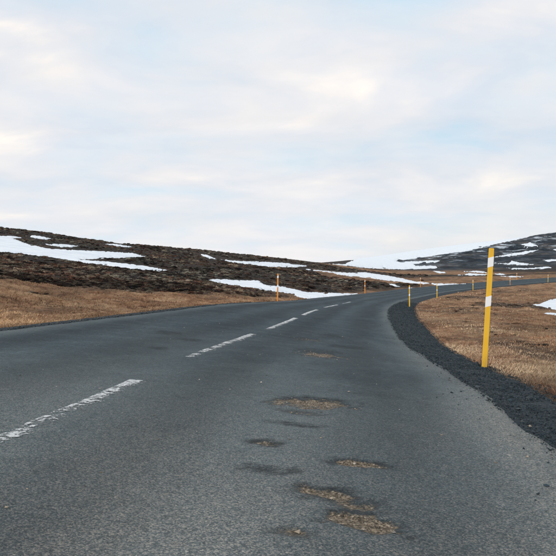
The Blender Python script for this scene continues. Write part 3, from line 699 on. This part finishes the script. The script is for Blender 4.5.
# ------------------------------------------------------------------ dry grass (blades), heather mounds, loose stones
def scatter_xy(n, x0, x1, d0, d1, pw=1.0):
    X = rng.uniform(x0, x1, n); q = rng.random(n); D = (d0**-pw + q * (d1**-pw - d0**-pw))**(-1 / pw)
    return X, D
def side_of(X, D):
    x = (X - 278) / F * D; s, d = nearest(x, D); return x, s, d
def grass(name, X, D, seed, label, sat):
    n = len(X); x = (X - 278) / F * D; z = land(X, D) - 0.015
    cl = fbm(x * 1.4, D * 1.4, seed, 3)                                  # tussocks
    L_ = rng.uniform(0.05, 0.17, n) * (0.3 + 1.3 * cl) * np.interp(D, [8, 40, 90], [1, 1.25, 1.5])
    wd = np.interp(D, [5, 15, 40, 90], [0.004, 0.0065, 0.017, 0.045]) * rng.uniform(.7, 1.4, n)
    az = rng.normal(0.6, 1.7, n) + 2.5 * (fbm(x * 0.6, D * 0.6, seed + 3, 2) - .5); tilt = rng.uniform(0.1, 0.8, n)
    dx, dy, dz = np.cos(az) * np.cos(tilt), np.sin(az) * np.cos(tilt), np.sin(tilt)
    px, py = -np.sin(az), np.cos(az)
    p = np.stack([x, D, z], -1); dr = np.stack([dx, dy, dz], -1); pr = np.stack([px, py, 0 * px], -1) * wd[:, None] / 2
    mid = p + dr * (L_ * .55)[:, None]; tip = p + dr * L_[:, None]; tip[:, 2] -= L_ * 0.22
    V = np.stack([p - pr, p + pr, mid + pr * .8, mid - pr * .8, tip], 1).reshape(-1, 3)
    b = np.arange(n)[:, None] * 5
    Fc = np.concatenate([b + [0, 1, 2], b + [0, 2, 3], b + [3, 2, 4]])
    pal = np.array([(.42, .28, .165), (.32, .19, .105), (.26, .12, .062), (.50, .375, .245), (.10, .064, .042), (.42, .30, .205)])
    tone = fbm(x * 0.55, D * 0.30, seed + 9, 5, 0.6)
    pick = np.clip(((tone - .5) * 15 + 3.2 + rng.normal(0, .7, n)), 0, 5.99).astype(int)
    order = np.array([4, 2, 1, 5, 0, 3]); c = pal[order[pick]] * np.array(sat) * rng.uniform(.55, 1.3, (n, 1)) * (0.45 + 1.1 * fbm(x * 3.1, D * 2.2, seed + 21, 3))[:, None]
    pt = fbm(x * 0.30 + 11, D * 0.16, seed + 31, 5, 0.62)
    c = c * (0.52 + 0.66 * sstep(.34, .56, pt))[:, None]
    o = mesh_obj(name, V, Fc, M['grass'], smooth=False, attrs={'tint': np.repeat(c, 5, 0)})
    return tag(o, label, 'grass', kind='stuff')
def hval(X, D): return land(X, D, heath.reshape(nA, nD))
def smval(X, D): return land(X, D, np.concatenate([snow_mask, np.zeros((nA - nX, nD))]))
X, D = scatter_xy(430000, 385, 760, 3.5, 105, 0.65); x, s, d = side_of(X, D)
ed = W + sh_right(s) + 0.10 + 0.25 * (fbm(s * 1.3, s * 0, 77, 3) - .5)
k = (d > ed) & (smval(X, D) < .25) & (rng.random(len(X)) > hval(X, D) * 0.8)
grass('dry_grass', X[k], D[k], 200, 'dead brown grass on the flat inside the bend, right of the road', (1.12, 1.08, 1.04))
X, D = scatter_xy(380000, -150, 345, 6, 80, 0.5); x, s, d = side_of(X, D)
k = (d < -(W + sh_left(s) + 0.02)) & (smval(X, D) < .25) & (rng.random(len(X)) > hval(X, D) * 1.15)
grass('dry_grass', X[k], D[k], 300, 'dead brown grass on the verge left of the road', (1.06, .93, .80))

def mounds(name, X, D, R, flat, pal, nleaf, seed, label, cat):
    n = len(X); x = (X - 278) / F * D; z = land(X, D)
    # low dome with ragged outline: 3 rings of 8
    rings, ns = [(1.0, -0.3), (0.86, 0.42), (0.48, 0.86)], 8
    V, Fl = [], []
    a = np.arange(ns) / ns * 2 * math.pi
    rot = rng.uniform(0, 6.28, n); asp = rng.uniform(.75, 1.5, n)
    tmpl_f = []
    for r in range(2):
        for i in range(ns):
            j = (i + 1) % ns; tmpl_f += [(r*ns+i, r*ns+j, (r+1)*ns+j), (r*ns+i, (r+1)*ns+j, (r+1)*ns+i)]
    for i in range(ns): tmpl_f.append((2*ns + i, 2*ns + (i+1) % ns, 3*ns))
    nv = 3*ns + 1; P = np.zeros((n, nv, 3))
    for r, (rr, hh) in enumerate(rings):
        jit = rng.uniform(.72, 1.25, (n, ns)); ang = a[None] + rot[:, None] + r * .4
        P[:, r*ns:(r+1)*ns, 0] = x[:, None] + np.cos(ang) * rr * jit * (R * asp)[:, None]
        P[:, r*ns:(r+1)*ns, 1] = D[:, None] + np.sin(ang) * rr * jit * R[:, None]
        P[:, r*ns:(r+1)*ns, 2] = z[:, None] + (hh * flat * R)[:, None] * rng.uniform(.7, 1.25, (n, ns))
    P[:, -1] = np.stack([x, D, z + flat * R * rng.uniform(.85, 1.15, n)], -1)
    F1 = (np.array(tmpl_f)[None] + (np.arange(n) * nv)[:, None, None]).reshape(-1, 3)
    base = pal[rng.integers(0, len(pal), n)] * rng.uniform(.7, 1.25, (n, 1))
    tn = fbm(x * 0.09, D * 0.05, 431, 4, .6)
    base = base * (0.45 + 1.1 * sstep(.34, .64, fbm(x * 0.3, D * 0.12, 433, 4, .6)))[:, None] * (np.array([1.0, 1.0, 1.0]) * (1 - sstep(.42, .60, tn))[:, None] + np.array([1.14, .92, .82]) * sstep(.42, .60, tn)[:, None])
    C1 = np.repeat(base * 0.75, nv, 0) * rng.uniform(.45, 1.35, (n * nv, 1))
    # sprigs standing out of the dome
    m_ = n * nleaf; own = np.repeat(np.arange(n), nleaf)
    ph = rng.uniform(0, 6.28, m_); el = np.arccos(rng.uniform(0.0, 1.0, m_))
    nx_, ny_, nz_ = np.sin(el) * np.cos(ph), np.sin(el) * np.sin(ph), np.cos(el)
    c = np.stack([x[own] + nx_ * (R * asp)[own] * .95, D[own] + ny_ * R[own] * .95, z[own] + nz_ * (R * flat)[own]], -1)
    ln = np.minimum(R[own] * rng.uniform(.12, .34, m_), rng.uniform(.03, .075, m_) * np.interp(D[own], [25, 60, 200], [1, 1.5, 3]))
    dr = np.stack([nx_, ny_, nz_ * .8 + .15], -1) + rng.normal(0, .6, (m_, 3)); dr /= np.linalg.norm(dr, axis=1)[:, None]
    sdv = np.cross(dr, rng.normal(0, 1, (m_, 3))); sdv /= np.linalg.norm(sdv, axis=1)[:, None]
    q = np.stack([c - sdv * (ln * .55)[:, None], c + sdv * (ln * .55)[:, None], c + dr * ln[:, None]], 1).reshape(-1, 3)
    F2 = np.arange(m_ * 3).reshape(-1, 3) + n * nv
    C2 = np.repeat(base[own] * rng.uniform(.6, 1.5, (m_, 1)), 3, 0)
    o = mesh_obj(name, np.concatenate([P.reshape(-1, 3), q]), np.concatenate([F1, F2]), M['heath'], smooth=False, attrs={'tint': np.concatenate([C1, C2])})
    return tag(o, label, cat, kind='stuff')
PALH = np.array([(.17, .16, .122), (.105, .10, .080), (.066, .056, .044), (.026, .022, .020), (.013, .011, .010), (.095, .058, .042), (.175, .160, .125), (.045, .028, .022)])
X, D = scatter_xy(64000, -150, 430, 20, 230, 0.3); x, s, d = side_of(X, D)
clump = fbm(x * 0.16, D * 0.10, 401, 3)
k = (d < -(W + 2.0)) & (smval(X, D) < .6) & (rng.random(len(X)) < sstep(.45, .95, hval(X, D)) * (.25 + .75 * sstep(.24, .46, clump)))
X, D = X[k], D[k]
R = (.05 + .26 * rng.random(len(X))**3.0) * np.interp(D, [25, 60, 200], [.85, 1.1, 2.0])
mounds('heather', X, D, R, 0.42, PALH, 16, 5, 'dark hummocky heather and moss covering the left hillside', 'heather')
X, D = scatter_xy(1500, 430, 620, 12, 100, 0.4); x, s, d = side_of(X, D)
k = (d > W + 3) & (smval(X, D) < .3) & (rng.random(len(X)) < 0.03 + 0.9 * hval(X, D)); X, D = X[k], D[k]
mounds('heather', X, D, rng.uniform(.05, .15, len(X)) * np.interp(D, [12, 80], [.8, 1.6]), 0.35, np.array([(.07, .055, .04), (.05, .045, .034), (.10, .065, .042), (.085, .08, .058), (.03, .025, .02)]), 50, 6, 'scattered low dark heather tufts on the brown flat at right', 'heather')

def stones(name, s, d, size, pal, label, lift=0.0, parent=None, sink=.3):
    n = len(s); x, y, z, e, t_ = at_s(s)
    on = np.abs(d) < W
    _, _, zr = road_pt(s, d, road_wear(s, d)[0])
    xx, yy = x + d * np.cos(t_), y - d * np.sin(t_)
    zz = np.where(on, zr, z - e * d - 0.022 - 0.02 * (np.abs(d) - W) + lift)
    o8 = np.array([(1, 0, 0), (-1, 0, 0), (0, 1, 0), (0, -1, 0), (0, 0, 1), (0, 0, -1)], float)
    P = o8[None] * rng.uniform(.55, 1.15, (n, 6, 1)) + rng.normal(0, .18, (n, 6, 3)); P[..., 2] *= .7
    a = rng.uniform(0, 6.28, n); c_, s_ = np.cos(a)[:, None], np.sin(a)[:, None]
    Q = np.stack([P[..., 0] * c_ - P[..., 1] * s_, P[..., 0] * s_ + P[..., 1] * c_, P[..., 2]], -1) * size[:, None, None]
    Q += np.stack([xx, yy, zz + size * sink], -1)[:, None]
    f8 = np.array([(0, 2, 4), (2, 1, 4), (1, 3, 4), (3, 0, 4), (2, 0, 5), (1, 2, 5), (3, 1, 5), (0, 3, 5)])
    Fc = (f8[None] + (np.arange(n) * 6)[:, None, None]).reshape(-1, 3)
    c = pal[rng.integers(0, len(pal), n)] * rng.uniform(.7, 1.3, (n, 1))
    o = mesh_obj(name, Q.reshape(-1, 3), Fc, M['stones'], smooth=False, attrs={'tint': np.repeat(c, 6, 0)})
    return tag(o, label, 'gravel', kind='stuff')
PALS = np.array([(.013, .024, .031), (.022, .038, .047), (.032, .050, .060), (.016, .026, .033), (.065, .080, .088), (.034, .038, .040)])
n = 60000; s = 2.5 + (rng.random(n)**1.8) * 60; wd = sh_right(s)
d = W - 0.10 + rng.random(n)**0.9 * (wd + 0.45) - 0.5 * (rng.random(n) < .035) * rng.random(n)
stones('gravel', s, d, rng.lognormal(math.log(.0056), .5, n) * np.interp(s, [5, 20, 60], [1, 1.15, 1.7]), PALS, 'dark loose gravel on the right shoulder', 0.004)
n = 2600; s = 6 + rng.random(n)**1.5 * 60; d = -(W - 0.04 + rng.random(n) * (sh_left(s) + .1))
stones('gravel', s, d, rng.lognormal(math.log(.008), .4, n) * np.interp(s, [5, 20, 60], [1, 1.15, 1.7]), PALS, 'dark loose gravel along the left road edge', 0.004)
# grit in and around the broken patches and strewn over the lane
n = 26000; s = 1.6 + rng.random(n) * 16; d = rng.uniform(-2.8, W, n); wv, _ = road_wear(s, d)
k = (rng.random(n) < wv * 0.9 + 0.02 + 0.10 * sstep(W - .4, W, d)); s, d = s[k], d[k]
PALG = np.array([(.20, .165, .125), (.30, .25, .19), (.12, .10, .08), (.09, .092, .09), (.40, .36, .31), (.16, .13, .095)])
stones('grit', s, d, rng.lognormal(math.log(.0055), .42, len(s)), PALG, 'pale grit lying in the broken patches of the road', 0)
tri = sum(len(o.data.polygons) for o in sc.objects if o.type == 'MESH'); print('FACES', tri, 'objects', len(sc.objects))
